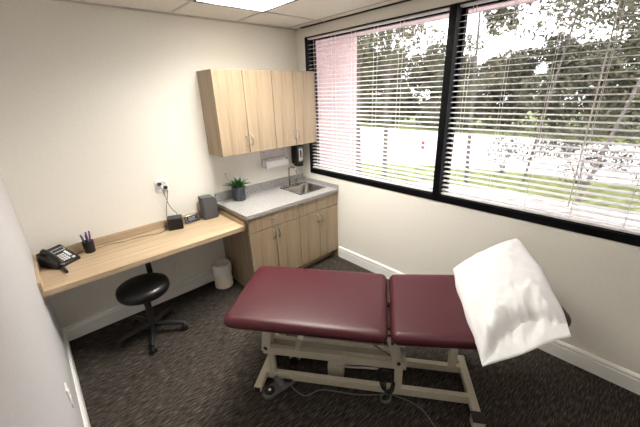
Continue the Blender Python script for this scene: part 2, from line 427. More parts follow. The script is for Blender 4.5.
def shrub(loc, rad, n, seed, label, mat='foliage_dark', size=.035):
    rg = random.Random(seed); t = thing('drooping_shrub', label, 'shrub', loc, 0, 'shrubs by the lawn edge')
    fm = MB(); st = MB()
    for i in range(14):
        a = rg.uniform(0, 6.28); rr = rg.uniform(.2, 1.)
        c_ = (rad[0]*rr*math.cos(a), rad[1]*rr*math.sin(a), rad[2]*rg.uniform(.45, 1.5))
        leaves(fm, c_, (.32*rad[0], .32*rad[1], .26*rad[2]), n//14, size, rg)
        st.tube([(0,0,-.02), (c_[0]*.5, c_[1]*.5, c_[2]*.7), c_], .009, 5, smooth=3, r2=.003)
    quick(fm, 'foliage', mat, t); st.build('stems', 'bark', t); return t
shrub((6.6, -1.9, G), (.9, 1.35, .95), 3800, 21, 'dark drooping shrub against the white pavement, right part of the right window')
shrub((7.2, -3.6, G), (.9, 1.1, .95), 2600, 22, 'dark drooping shrub at the far right edge of the right window')
shrub((6.7, -.2, G), (.4, .55, .95), 700, 23, 'small thin shrub against the white pavement, left of the drooping one')
hy = thing('marker_post', 'short red and white marker post on the far side of the lawn', 'post', (7.4, 2.6, G))
MB().lathe([(.05,0),(.05,.30),(.03,.32)], seg=14).build('post_base', 'white_plastic', hy, smooth=True)
MB().lathe([(.05,0),(.055,.02),(.055,.26),(.03,.32),(.0005,.34)], seg=14).build('post_top', 'red', hy, (0,0,.32), smooth=True)

# ------------------------------------------------------------------ ceiling light
def ceiling_light(x0, x1, y0, y1, nb, label, lamp='lamp'):
    cl = thing('ceiling_light', label, 'ceiling light', ((x0+x1)/2, (y0+y1)/2, H), 0, 'recessed ceiling lights')
    hx, hy_ = (x1-x0)/2-.012, (y1-y0)/2-.012; D = .17
    f = MB()
    f.box(-hx, hx, hy_-.008, hy_, -.004, D).box(-hx, hx, -hy_, -hy_+.008, -.004, D)
    f.box(-hx, -hx+.008, -hy_+.008, hy_-.008, -.004, D).box(hx-.008, hx, -hy_+.008, hy_-.008, -.004, D).box(-hx, hx, -hy_, hy_, D, D+.01)
    f.build('housing', 'trim', cl)
    MB().box(-hx+.01, hx-.01, -hy_+.01, hy_-.01, D-.02, D-.005).build('diffuser', lamp, cl)
    f = MB()
    for sx in (-1, 1): f.box(sx*(hx+.006)-.006, sx*(hx+.006)+.006, -hy_-.012, hy_+.012, -.008, -.004)
    for sy in (-1, 1): f.box(-hx, hx, sy*(hy_+.006)-.006, sy*(hy_+.006)+.006, -.008, -.004)
    f.build('rim', 'shadow_gap', cl)
    f = MB()
    for i in range(1, nb): yy = -hy_+2*hy_*i/nb; f.box(-hx+.009, hx-.009, yy-.001, yy+.001, .004, .075)
    f.build('louvre', 'alu', cl)
ceiling_light(LX0, LX1, LY0, LY1, 9, 'recessed fluorescent light glowing white in the tiled ceiling near the back wall')
ceiling_light(MX0, MX1, NY0, NY1, 5, 'square recessed fluorescent light in the ceiling behind the viewpoint, out of the picture', 'lamp_dim')

# ------------------------------------------------------------------ handles and cabinets
def pull(parent, x, z, vertical, y, name='handle', ln=.085):
    if vertical: pts = [(0,0,-ln/2),(0,-.02,-ln/2+.004),(0,-.03,-ln/4),(0,-.032,0),(0,-.03,ln/4),(0,-.02,ln/2-.004),(0,0,ln/2)]
    else: pts = [(-ln/2,0,0),(-ln/2+.004,-.02,0),(-ln/4,-.03,0),(0,-.032,0),(ln/4,-.03,0),(ln/2-.004,-.02,0),(ln/2,0,0)]
    m = MB().tube(pts, .0048, 8, smooth=4)
    for s in (-1, 1):
        mm = Matrix.Rotation(R(90), 4, 'X'); o = Matrix.Translation((0,0,s*ln/2) if vertical else (s*ln/2,0,0))
        m.lathe([(.008,0),(.008,.004),(.005,.007)], seg=12, mat=o@mm)
    return m.build(name, 'nickel', parent, (x, y, z), smooth=True)

def upper_cabinet(x0, x1, split, label, hs):
    t = thing('wall_cabinet', label, 'wall cabinet', ((x0+x1)/2, 0, 1.374), 0)
    cx = (x0+x1)/2; a = x0-cx; b = x1-cx; h = .753
    MB().box(a, b, -.27, -.001, 0, h).build('body', 'wood_v', t, bevel=.001)
    for (p, q, hx_) in ((a+.003, split-cx-.003, hs[0]-cx), (split-cx+.003, b-.003, hs[1]-cx)):
        d = MB().box(p-(p+q)/2, q-(p+q)/2, -.019, 0, 0, h-.004).build('door', 'wood_v', t, ((p+q)/2, -.272, .002), bevel=.0015)
        pull(d, hx_-(p+q)/2, .122, True, -.019)
    return t
upper_cabinet(-1.195, -.578, -.897, 'light wood two-door wall cabinet, the left one of the pair, above the potted plant', (-.925, -.869))
upper_cabinet(-.578, -.014, -.312, 'light wood two-door wall cabinet, the right one of the pair, above the sink', (-.345, -.286))

def base_cabinet(x0, x1, split, label, draw, hs):
    t = thing('base_cabinet', label, 'base cabinet', ((x0+x1)/2, 0, 0)); cx = (x0+x1)/2; a = x0-cx; b = x1-cx
    if draw: MB().box(a, b, -.585, -.002, .09, .837).box(a, b, -.53, -.002, 0, .09).build('body', 'wood_v', t, bevel=.001)
    else:   # open carcass under the sink
        MB().box(a, a+.018, -.585, -.002, .0, .837).box(b-.018, b, -.585, -.002, 0, .837).box(a+.018, b-.018, -.585, -.002, .09, .108)\
            .box(a+.018, b-.018, -.53, -.512, 0, .09).box(a+.018, b-.018, -.02, -.002, .108, .837).box(a+.018, b-.018, -.585, -.567, .108, .62).build('body', 'wood_v', t)
    nm = 'drawer' if draw else 'false_front'
    d = MB().box(a+.003, b-.003, -.019, 0, 0, .146).build(nm, 'wood_v', t, (0, -.586, .686), bevel=.0015)
    if draw: pull(d, -.0, .09, False, -.019)
    for (p, q, hx_) in ((a+.003, split-cx-.003, hs[0]-cx), (split-cx+.003, b-.003, hs[1]-cx)):
        dd = MB().box(p-(p+q)/2, q-(p+q)/2, -.019, 0, 0, .576).build('door', 'wood_v', t, ((p+q)/2, -.586, .102), bevel=.0015)
        pull(dd, hx_-(p+q)/2, .50, True, -.019)
    return t
base_cabinet(-1.19, -.582, -.888, 'light wood base cabinet with a handled drawer above two doors, beside the desk', True, (-.918, -.858))
base_cabinet(-.582, -.012, -.296, 'light wood base cabinet under the sink, with a plain panel above two doors', False, (-.326, -.266))
struct(MB().box(-.012, -.001, -.60, -.002, 0, .837).build('trim_5', 'wood_v'))

# worktop with sink cut-out
SX0, SX1, SY0, SY1 = -.455, -.062, -.492, -.085
wt = thing('worktop', 'speckled grey worktop over the base cabinets', 'worktop', (-1.208/2, 0, .838))
o_ = 1.208/2
def bx(m, x0, x1, y0, y1, z0, z1): m.box(x0+o_, x1+o_, y0, y1, z0-.838, z1-.838)
m = MB(); T0, T1 = .838, .873
bx(m, -1.208, SX0+.012, -.623, -.0015, T0, T1); bx(m, SX1-.012, -.0015, -.623, -.0015, T0, T1)
bx(m, SX0+.012, SX1-.012, -.623, SY0+.012, T0, T1); bx(m, SX0+.012, SX1-.012, SY1-.012, -.0015, T0, T1)
m.build('slab', 'stone', wt)
m = MB(); bx(m, -1.208, -.0205, -.0205, -.0015, T1, T1+.092); bx(m, -.0205, -.0015, -.623, -.0015, T1, T1+.045)
m.build('splashback', 'stone', wt)

sk = thing('sink', 'square stainless steel drop-in sink in the worktop corner by the window', 'sink', ((SX0+SX1)/2, (SY0+SY1)/2, T1))
sw, sd = (SX1-SX0)/2, (SY1-SY0)/2
def rect(w_, d0, d1, r, n=4): return rounded([(-w_, d0), (w_, d0), (w_, d1), (-w_, d1)], r, n)
outer = rect(sw, -sd, sd, .02); inner = rect(sw-.022, -sd+.022, sd-.075, .045); low = rect(sw-.04, -sd+.04, sd-.093, .05); bot = rect(.05, -.06, .01, .03)
rings = [(outer, .0005), (outer, .003), (rect(sw-.012,-sd+.012,sd-.012,.02), .005), (inner, .0045), (rect(sw-.026,-sd+.026,sd-.079,.045), -.006), (low, -.135), (rect(sw-.06,-sd+.06,sd-.113,.05), -.15), (bot, -.156)]
m = MB(); n = len(outer); vs = [(x, y, z) for rg_, z in rings for x, y in rg_]; fs = []
for j in range(len(rings)-1):
    for k in range(n): fs.append((j*n+k, j*n+(k+1)%n, (j+1)*n+(k+1)%n, (j+1)*n+k))
fs.append(tuple(range((len(rings)-1)*n, len(rings)*n)))
m.add(vs, fs); m.build('basin', 'steel', sk, smooth=True, angle=50)
MB().lathe([(.035,0),(.035,.003),(.02,.003),(.018,.001)], (0,-.025,-.1555), 20).build('drain', 'chrome', sk, smooth=True)
fc = thing('faucet', 'chrome gooseneck faucet with two lever handles behind the sink', 'faucet', (-.318, -.118, T1+.0045))
MB().box(-.125, .125, -.022, .022, 0, .012).build('base_plate', 'chrome', fc, bevel=.005)
MB().tube([(0,0,.01),(0,0,.10),(0,0,.19),(.002,-.01,.222),(.008,-.045,.237),(.016,-.09,.228),(.021,-.115,.198),(.023,-.122,.165)], .0095, 12, smooth=5).build('spout', 'chrome', fc, smooth=True)
for s in (-1, 1):
    MB().lathe([(.016,0),(.016,.02),(.011,.028),(.011,.045),(.014,.05),(.013,.058)], seg=16).tube([(0,0,.052),(s*.05,-.012,.062)], .006, 8, r2=.004).build('lever_handle', 'chrome', fc, (s*.10, 0, .012), smooth=True)

# wall rack and soap dispenser
rk = thing('wall_rack', 'pale lilac plastic tray holder on the wall beneath the right wall cabinet', 'rack', (-.435, 0, 1.13))
MB().box(-.168, .168, -.006, 0, 0, .19).build('back_panel', 'lilac_plastic', rk, bevel=.002)
MB().box(-.150, .150, -.075, -.006, 0, .006).box(-.150, .150, -.079, -.073, 0, .072).box(-.152, -.146, -.075, -.006, 0, .085).box(.146, .152, -.075, -.006, 0, .085).build('tray', 'white_plastic', rk, bevel=.002)
MB().box(-.135, .135, -.060, -.012, .008, .095).build('glove_box', 'lilac_plastic', rk, bevel=.003)
for x in (-.13, 0, .13): MB().lathe([(.006,0),(.006,.003),(.003,.005)], (0,0,0), 12, mat=Matrix.Translation((x,-.006,.168)) @ Matrix.Rotation(R(90),4,'X')).build('screw', 'chrome', rk)
sd_ = thing('soap_dispenser', 'black wall soap dispenser with a silver front beside the window', 'dispenser', (-.118, 0, 1.08))
MB().box(-.058, .058, -.10, 0, .03, .255).build('body', 'black_plastic', sd_, bevel=.01, segs=3)
MB().box(-.040, .040, -.110, -.10, .055, .235).build('front_panel', 'grey_plastic', sd_, bevel=.006)
MB().box(-.030, .030, -.113, -.109, .07, .215).build('badge', 'steel', sd_, bevel=.003)
MB().box(-.014, .014, -.1145, -.112, .11, .195).build('level_window', 'black_plastic', sd_)
MB().box(-.042, .042, -.105, -.02, 0, .03).build('push_bar', 'black_plastic', sd_, bevel=.008, segs=3)

# ------------------------------------------------------------------ desk
dk = thing('desk', 'long light wood built-in desk running along the back wall', 'desk', (-(L+1.19)/2, 0, .722))
hw = (L-1.19)/2
MB().box(-hw+.001, hw-.001, -.566, -.001, .0, .04).build('top', 'wood_h', dk, bevel=.0015)
MB().box(-hw+.001, hw-.001, -.019, -.001, .04, .108).build('back_upstand', 'wood_h', dk, bevel=.001)
MB().box(-hw+.001, -hw+.019, -.566, -.019, .04, .108).build('side_upstand', 'wood_h', dk, bevel=.001)
MB().box(hw-.019, hw-.001, -.566, -.019, .04, .085).build('side_upstand', 'wood_h', dk, bevel=.001)
MB().box(-hw+.001, hw-.001, -.04, -.015, -.05, 0).box(-hw+.001, -hw+.025, -.53, -.04, -.05, 0).box(hw-.025, hw-.001, -.53, -.04, -.03, 0).build('cleat', 'wood_h', dk)
DZ = .762

# telephone
ph = thing('desk_phone', 'black office desk phone with a small display in the left desk corner', 'telephone', (-2.553, -.152, DZ), R(33))
ph.scale = (.9, .9, .95)
m = MB(); w_ = .098; 
prof = [(-.105,0),(.095,0),(.095,.112),(.075,.116),(-.105,.020)]
vs = [(-w_,y,z) for y,z in prof]+[(w_,y,z) for y,z in prof]; n=5
m.add(vs, [tuple(range(n-1,-1,-1)), tuple(range(n,2*n))]+[(i,(i+1)%n,n+(i+1)%n,n+i) for i in range(n)]); m.build('base', 'black_plastic', ph, bevel=.005)
sl = math.atan2(.096, .180); PM = Matrix.Translation((0, -.105, .020)) @ Matrix.Rotation(sl, 4, 'X')
MB().box(-.018, .080, .135, .172, .001, .006, PM).build('display', 'lcd', ph)
MB().box(-.014, .076, .142, .165, .0055, .0068, PM).build('display_glass', 'screen', ph)
for i in range(4):
    for j in range(3): MB().box(-.022+j*.021, -.007+j*.021, .030+i*.021, .043+i*.021, .001, .006, PM).build('key', 'paper', ph)
MB().box(.048, .068, .055, .122, .001, .004, PM).build('memory_key_label', 'paper', ph)
MB().box(.050, .072, .020, .036, .001, .006, PM).build('speaker_key', 'paper', ph)
hs = MB(); 
hs.tube([(-.068,.0,.028),(-.068,.03,.038),(-.068,.1,.042),(-.068,.155,.038),(-.068,.185,.028)], .018, 12, smooth=4, mat=PM)
hs.lathe([(.024,0),(.026,.006),(.024,.024),(.010,.030)], (-.068,.006,.002), 16, mat=PM).lathe([(.024,0),(.026,.006),(.024,.024),(.010,.030)], (-.068,.178,.002), 16, mat=PM)
hs.build('handset', 'black_plastic', ph, smooth=True)
cp = []
for i in range(120):
    t_ = i/119; a = t_*2*math.pi*15
    cp.append((-.070+.008*math.cos(a)-.055*t_, -.108-.12*t_, .011+.008*math.sin(a)))
MB().tube(cp, .0042, 6).build('coiled_cord', 'black_plastic', ph, smooth=True)

# pen cup and pens
CUP = (-2.352, -.100, DZ)
cu = tag(MB().lathe([(.035,0),(.038,.004),(.040,.095),(.037,.095),(.035,.006),(.001,.006)], seg=28, cap=False).build('pen_cup', 'black_plastic', None, CUP, smooth=True), 'black round pen cup standing on the desk next to the phone', 'pen cup')
pens = [('purple', 'purple capped marker at the back of the black pen cup', .004, .022, .158, 9, 70), ('blue', 'blue pen leaning forward in the black pen cup', .004, -.026, .142, 12, -85),
        ('purple', 'purple pen standing tallest in the black pen cup', .022, .012, .165, 12, 25), ('purple', 'second purple pen in the black pen cup, leaning to the right', .012, -.018, .150, 16, -40),
        ('black_plastic', 'black pen in the middle of the black pen cup', -.002, .004, .140, 5, 80), ('blue', 'blue pen leaning left in the black pen cup', -.022, .006, .150, 14, 170), ('grey_plastic', 'grey pen leaning out of the left of the black pen cup', -.014, -.016, .155, 18, 215)]
for mt, lb, px, py, ln, tl, az in pens:
    o = MB().lathe([(.0008,0),(.0045,.012),(.0055,.02),(.0055,ln-.006),(.0045,ln)], seg=10)
    o = o.build('pen', mt, None, (CUP[0]+px*.8*.6, CUP[1]+py*.6, DZ+.008), (R(tl)*math.sin(-R(az))*.6, R(tl)*math.cos(R(az))*.6, 0), smooth=True)
    tag(o, lb, 'pen', 'pens in the cup')
    MB().box(.0048, .0078, -.0015, .0015, ln-.045, ln-.008).build('clip', 'nickel', o)

# black cube charger, clock, speaker
cb = thing('power_cube', 'black cube power block on the desk beneath the wall outlet', 'power block', (-1.668, -.112, DZ), R(-20))
cb.scale = (1.08, 1.08, 1.08)
MB().box(-.058, .058, -.055, .055, 0, .100).build('body', 'black_plastic', cb, bevel=.005)
MB().box(-.045, .045, -.045, .045, .0998, .1025).build('top_panel', 'black_vinyl', cb, bevel=.001)
ck = thing('desk_clock', 'small silver framed digital clock between the black cube and the speaker', 'clock', (-1.505, -.105, DZ), R(6))
ck.scale = (1.12, 1.1, 1.3)
LM = Matrix.Rotation(R(-18), 4, 'X')
MB().box(-.066, .066, -.010, .010, .003, .062, LM).build('case', 'steel', ck, bevel=.003)
MB().box(-.048, .048, -.0115, -.0095, .012, .054, LM).build('screen', 'screen', ck)
m = MB()
def seg7(m, x, ch):
    S = {'0':'abcdef','1':'bc','2':'abged','3':'abgcd','5':'afgcd','7':'abc','8':'abcdefg'}[ch]; w2, h2 = .012, .012; z0 = .021; t2=.0018
    for s in S:
        if s in 'agd': zz = {'a': z0+2*h2, 'g': z0+h2, 'd': z0}[s]; m.box(x, x+w2, -.0125, -.0112, zz-t2/2, zz+t2/2, LM)
        else:
            xx = x+w2 if s in 'bc' else x; z1 = z0+h2 if s in 'bf' else z0; m.box(xx-t2/2, xx+t2/2, -.0125, -.0112, z1, z1+h2, LM)
MB().box(-.038, .038, -.0122, -.0113, .022, .025, LM).box(-.038, .020, -.0122, -.0113, .033, .036, LM).box(-.038, .030, -.0122, -.0113, .043, .046, LM).build('display_lines', 'lcd', ck)
MB().box(-.03, .03, .006, .045, 0, .006).build('stand', 'black_plastic', ck)
sp = thing('desktop_speaker', 'tall dark grey speaker with cut corners at the right end of the desk', 'speaker', (-1.322, -.088, DZ), R(-4))
poly = [(-.072, 0), (.060, 0), (.072, .02), (.072, .185), (.045, .222), (-.072, .228)]
m = MB(); n = len(poly)
vs = [(x,-.055,z) for x,z in poly]+[(x,.055,z) for x,z in poly]
m.add(vs, [tuple(range(n)), tuple(range(2*n-1,n-1,-1))]+[(i,n+i,n+(i+1)%n,(i+1)%n) for i in range(n)])
m.build('cabinet', 'charcoal', sp, bevel=.004)
MB().box(-.060, .055, -.059, -.0545, .015, .180).build('grille', 'charcoal', sp, bevel=.002)
MB().box(.0715, .088, -.035, .04, .03, .13).build('bracket', 'black_plastic', sp, bevel=.003)

# outlets and cords
def outlet(loc, gang, mat, label, rot=0.):
    t = thing('power_outlet', label, 'power outlet', loc, rot, None)
    w2 = .058 if gang > 1 else .036
    MB().box(-w2, w2, -.006, 0, -.058, .058).build('cover_plate', mat, t, bevel=.002)
    for g_ in range(gang):
        cx = (g_-(gang-1)/2)*.046
        for z in (-.020, .020): 
            r_ = MB().prism(rounded([(-.017,-.013),(.017,-.013),(.017,.013),(-.017,.013)], .008), 0, .003, Matrix.Translation((cx,-.006,z)) @ Matrix.Rotation(R(90),4,'X')).build('receptacle', mat, t)
            MB().box(cx-.007, cx-.005, -.0095, -.0088, z-.002, z+.007).box(cx+.005, cx+.007, -.0095, -.0088, z-.002, z+.007).box(cx-.002, cx+.002, -.0095, -.0088, z-.010, z-.006).build('slots', 'black_plastic', t)
    return t
outlet((-1.690, -.0005, 1.160), 2, 'white_plastic', 'white double wall outlet above the desk with two black plugs in it')
outlet((-1.712, -.0005, .338), 2, 'wall', 'beige double wall outlet beneath the desk, low on the back wall')
outlet((-L+.0005, -1.29, .490), 1, 'white_plastic', 'white wall outlet low on the left wall', R(90))
def cord(name, label, pts, r=.0028, plug=None, mat='black_plastic', sm=5):
    t = thing(name, label, 'cord', pts[0] if plug is None else plug)
    o = Vector(t.location); MB().tube([tuple(Vector(p)-o) for p in pts], r, 7, smooth=sm).build('cable', mat, t, smooth=True)
    if plug: MB().box(-.015, .015, -.030, 0, -.014, .014).build('plug', 'black_plastic', t, bevel=.004)
    return t
PY_ = -.0105
cord('black_cable', 'black cord from the left plug of the upper outlet down to the black cube', [(-1.713,PY_-.03,1.176),(-1.71,-.055,1.14),(-1.69,-.05,1.06),(-1.675,-.03,.99),(-1.655,-.035,.93),(-1.632,-.05,.895),(-1.63,-.075,.880),(-1.645,-.09,.867)], plug=(-1.713, PY_, 1.180))
cord('black_cable', 'black cord from the right plug of the upper outlet hanging straight behind the black cube', [(-1.667,PY_-.03,1.136),(-1.664,-.05,1.11),(-1.675,-.04,1.04),(-1.69,-.028,.98),(-1.705,-.026,.90),(-1.712,-.026,.83),(-1.715,-.030,.765)], plug=(-1.667, PY_, 1.140))
cord('thin_cable', 'thin beige cable lying along the back of the desk between cube and pen cup', [(-1.745,-.07,DZ+.004),(-1.80,-.13,DZ+.0035),(-1.90,-.115,DZ+.0035),(-2.0,-.09,DZ+.0035),(-2.10,-.095,DZ+.0035),(-2.2,-.065,DZ+.0035),(-2.305,-.07,DZ+.0035)], .0032, None, 'taupe')
cord('phone_cable', 'short black cable lying on the desk between the phone and the pen cup', [(-2.475,-.085,DZ+.004),(-2.45,-.075,DZ+.004),(-2.42,-.062,DZ+.004),(-2.395,-.055,DZ+.004)], .0035)

# ------------------------------------------------------------------ potted plant
pp = thing('potted_plant', 'spiky green succulent in a round slate grey pot on the worktop', 'potted plant', (-.990, -.125, T1))
MB().lathe([(.058,0),(.062,.004),(.070,.145),(.070,.150),(.063,.150),(.062,.13),(.001,.13)], seg=32, cap=False).build('pot', 'pot', pp, smooth=True)
MB().lathe([(.062,.118),(.062,.133),(.02,.138),(.001,.139)], seg=24).build('soil', 'soil', pp, smooth=True)
rg = random.Random(5)
for i in range(24):
    az = i*2.39996; inner_ = i/23; el = R(18+58*inner_+rg.uniform(-6,6)); ln = .165-.045*inner_+rg.uniform(-.012,.012)
    m = MB(); P = []; k = 7
    for j in range(k+1):
        t_ = j/k; r_ = ln*t_*math.cos(el)+.006; z_ = ln*t_*math.sin(el)-.045*t_*t_*(1-inner_*.6)
        wd = .023*math.sin(math.pi*min(1, .18+.82*t_)**.8)*(1-t_**3)+.0006
        P.append((r_, z_, wd))
    vs = []; fs = []
    for r_, z_, wd in P: vs += [(r_, -wd, z_+wd*.35), (r_, 0, z_-.001), (r_, wd, z_+wd*.35), (r_, 0, z_-.0035)]
    for j in range(k):
        for q in range(4): fs.append((j*4+q, j*4+(q+1)%4, (j+1)*4+(q+1)%4, (j+1)*4+q))
    fs.append((0,1,2,3)); fs.append((4*k+3,4*k+2,4*k+1,4*k))
    m.add(vs, fs); m.build('leaf', 'leaf', pp, (0,0,.138), (0,0,az), smooth=True)
fs_ = MB().tube([(-.03,.03,.13),(-.06,.05,.17),(-.075,.062,.22),(-.088,.07,.285)], .0035, 8, smooth=4).tube([(-.04,.02,.13),(-.055,.035,.19),(-.066,.045,.22)], .003, 8, smooth=3).build('flower_stalk', 'stalk', pp, smooth=True)
MB().lathe([(.001,-.008),(.007,-.004),(.009,.003),(.006,.009),(.001,.012)], (-.089,.071,.288), 12).build('bud', 'bud', fs_, smooth=True)

# ------------------------------------------------------------------ waste bin
wb_ = thing('waste_bin', 'small cream waste bin with a white liner on the floor beneath the desk end', 'waste bin', (-1.325, -.175, 0))
MB().lathe([(.088,0),(.095,.006),(.092,.12),(.088,.250),(.088,.255),(.084,.255),(.088,.01),(.001,.008)], seg=32, cap=False).build('bin_body', 'bin', wb_, smooth=True)
m = MB(); seg = 40; prof = [(.0955,.160),(.0935,.185),(.0975,.195),(.096,.225),(.094,.258),(.091,.268),(.082,.262),(.076,.21),(.06,.15),(.001,.12)]
vs = []; fs = []
for j, (r_, z_) in enumerate(prof):
    for k in range(seg):
        a = 2*math.pi*k/seg; q = (1+.025*math.sin(a*7+j)+.018*math.sin(a*13+2*j)); 
        zz = z_ + (.010*math.sin(a*5)+.006*math.sin(a*11) if j == 0 else 0)
        rr = r_*q if j > 4 else r_*(1+abs(q-1))
        vs.append((rr*math.cos(a), rr*math.sin(a), zz))
for j in range(len(prof)-1):
    for k in range(seg): fs.append((j*seg+k, j*seg+(k+1)%seg, (j+1)*seg+(k+1)%seg, (j+1)*seg+k))
m.add(vs, fs); m.build('bin_liner', 'bag', wb_, smooth=True, angle=70)

# ------------------------------------------------------------------ stool
SXc, SYc = -2.11, -.425
st = thing('rolling_stool', 'black round rolling stool with a backrest post under the desk', 'stool', (SXc, SYc, 0), 0)
MB().lathe([(.010,.060),(.030,.062),(.034,.075),(.034,.105),(.026,.125),(.026,.30),(.028,.302),(.028,.315),(.016,.316),(.016,.406)], seg=20).build('gas_column', 'black_plastic', st, smooth=True)
MB().lathe([(.09,.405),(.160,.408),(.188,.416),(.197,.435),(.198,.462),(.191,.484),(.165,.497),(.11,.502),(.03,.503),(.001,.503)], seg=48).build('seat', 'black_vinyl', st, smooth=True, angle=60)
for i in range(5):
    a = R(-108+72*i)
    d_ = Vector((math.cos(a), math.sin(a), 0)); lg = MB()
    lg.tube([tuple(d_*.02+Vector((0,0,.092))), tuple(d_*.12+Vector((0,0,.090))), tuple(d_*.235+Vector((0,0,.072))), tuple(d_*.262+Vector((0,0,.066)))], .021, 10, smooth=3, r2=.014)
    lo = lg.build('leg', 'black_plastic', st, smooth=True)
    cs = MB(); pc = d_*.257; M4 = Matrix.Translation((pc.x, pc.y, .026)) @ Matrix.Rotation(a+.6, 4, 'Z') @ Matrix.Rotation(R(90), 4, 'X')
    for s in (-1, 1):
        cs.lathe([(.012,-.007),(.024,-.007),(.026,-.004),(.026,.004),(.024,.007),(.012,.007)], (0,0,s*.013), 18, mat=M4)
    cs.tube([tuple(pc+Vector((0,0,.024))), tuple(pc+Vector((0,0,.070)))], .006, 8)
    cs.lathe([(.020,.040),(.022,.050),(.014,.058)], (pc.x, pc.y, 0), 14)
    cs.build('caster', 'black_plastic', lo, smooth=True)
bd = Vector((.50, .865, 0)).normalized()
pb = [tuple(bd*.06+Vector((0,0,.402))), tuple(bd*.215+Vector((0,0,.402))), tuple(bd*.215+Vector((0,0,.45))), tuple(bd*.215+Vector((0,0,.66)))]
MB().beam(pb[0], pb[1], .045, .012).beam(tuple(bd*.222+Vector((0,0,.40))), tuple(bd*.222+Vector((0,0,.62))), .045, .014, up=tuple(bd)).build('backrest_post', 'black_plastic', st, bevel=.004)
MB().tube([tuple(Vector((0,0,.40))+Vector((-.03,-.02,0))), (-.10,-.05,.398), (-.15,-.06,.392)], .006, 8).build('height_lever', 'black_plastic', st, smooth=True)

# ------------------------------------------------------------------ treatment table
TO = Vector((-1.08, -2.107, 0)); TA = math.atan2(-.801, .598)
tt = thing('treatment_table', 'maroon padded two-section treatment table on a cream steel lift frame', 'treatment table', TO, TA)
BT, TP = .592, .655
def cushion(name, poly, rad, loc, rot, hinge=0.):
    base = rounded(poly, rad, 7); n = len(base)
    cx = sum(p[0] for p in base)/n; cy = sum(p[1] for p in base)/n
    # outward normals for offsetting
    def off(d):
        out = []
        for i in range(n):
            a = Vector(base[i-1]); b = Vector(base[(i+1)%n]); t_ = (b-a).normalized(); nn = Vector((t_.y, -t_.x))
            out.append((base[i][0]+nn.x*d, base[i][1]+nn.y*d))
        return out
    prof = [(-.02, 0), (-.008, .002), (-.002, .009), (0, .020), (-.001, .030), (-.005, .040), (-.012, .049), (-.022, .056), (-.034, .0605), (-.046, .063)]
    vs = []; fs = []
    for d, z in prof: vs += [(x, y, z) for x, y in off(d)]
    last = off(-.046)
    for q, z in ((.93, .0645), (.80, .066), (.5, .067), (.2, .0675)): vs += [(cx+(x-cx)*q, cy+(y-cy)*q, z) for x, y in last]
    prof = prof+[0]*4
    for j in range(len(prof)-1):
        for k in range(n): fs.append((j*n+k, j*n+(k+1)%n, (j+1)*n+(k+1)%n, (j+1)*n+k))
    fs.append(tuple(range(n-1,-1,-1))); fs.append(tuple(range((len(prof)-1)*n, len(prof)*n)))
    return MB().add(vs, fs).build(name, 'maroon', tt, loc, rot, smooth=True, angle=60)
c1 = cushion('foot_cushion', [(-1.005,-.330),(-.006,-.330),(-.006,.352),(-1.005,.352)], [.085,.06,.06,.085], (0,0,BT), (0,0,0))
TILT = R(-4.0)
HP = [(.0,-.330),(.52,-.330),(.985,-.12),(.985,.20),(.60,.352),(.0,.352)]
c2 = cushion('head_cushion', HP, [.06,.10,.07,.07,.10,.06], (.010,0,BT), (0,TILT,0))
def inset(poly, k, cx, cy): return [(cx+(x-cx)*k, cy+(y-cy)*k) for x, y in poly]
MB().box(-.94, -.05, -.29, .29, BT-.016, BT).build('foot_board', 'black_plastic', tt)
MB().prism(inset(HP, .90, .5, 0), -.016, 0).build('head_board', 'black_plastic', tt, (.010,0,BT), (0,TILT,0))
fr = MB()
for v in (-.20, .20): fr.box(-.90, -.04, v-.019, v+.019, BT-.055, BT-.016)
for u in (-.90, -.50, -.08): fr.box(u, u+.038, -.181, .181, BT-.055, BT-.016)
fr.build('top_frame', 'cream_metal', tt, bevel=.003)
hf = MB()
for v in (-.17, .17): hf.box(.04, .80, v-.016, v+.016, -.05, -.016)
hf.box(.04, .075, -.154, .154, -.05, -.016).box(.765, .80, -.154, .154, -.05, -.016)
hf.build('head_frame', 'cream_metal', tt, (.010,0,BT), (0,TILT,0), bevel=.003)
MB().tube([(-.02,-.30,BT-.01),(-.02,.30,BT-.01)], .010, 10).tube([(.02,-.30,BT-.01),(.02,.30,BT-.01)], .008, 10).build('hinge', 'black_plastic', tt, smooth=True)
# base
for u, nm in ((-.846, 'foot_cross_bar'), (.545, 'head_cross_bar')):
    o = MB().box(u-.024, u+.024, -.265, .265, .022, .068).build(nm, 'cream_metal', tt, bevel=.004)
    for v in (-.262, .262):
        if u < 0: MB().box(u-.019, u+.019, v-.008, v+.008, .027, .063).build('end_cap', 'black_plastic', o)
        MB().lathe([(.018,0),(.020,.004),(.020,.012),(.008,.014),(.008,.024)], (u, v*.9, 0), 16).build('leveling_foot', 'black_plastic', o, smooth=True)
        if u > 0:
            MB().box(u-.036, u+.034, v-.034, v+.034, .0, .062).build('foot_block', 'cream_metal', o, bevel=.004)
            MB().box(u-.038, u+.036, v-.036, v+.036, .062, .074).build('foot_cap', 'black_plastic', o, bevel=.003)
for v in (-.12, .12): MB().box(-.822, .521, v-.018, v+.018, .018, .074).build('base_rail', 'cream_metal', tt, bevel=.003)
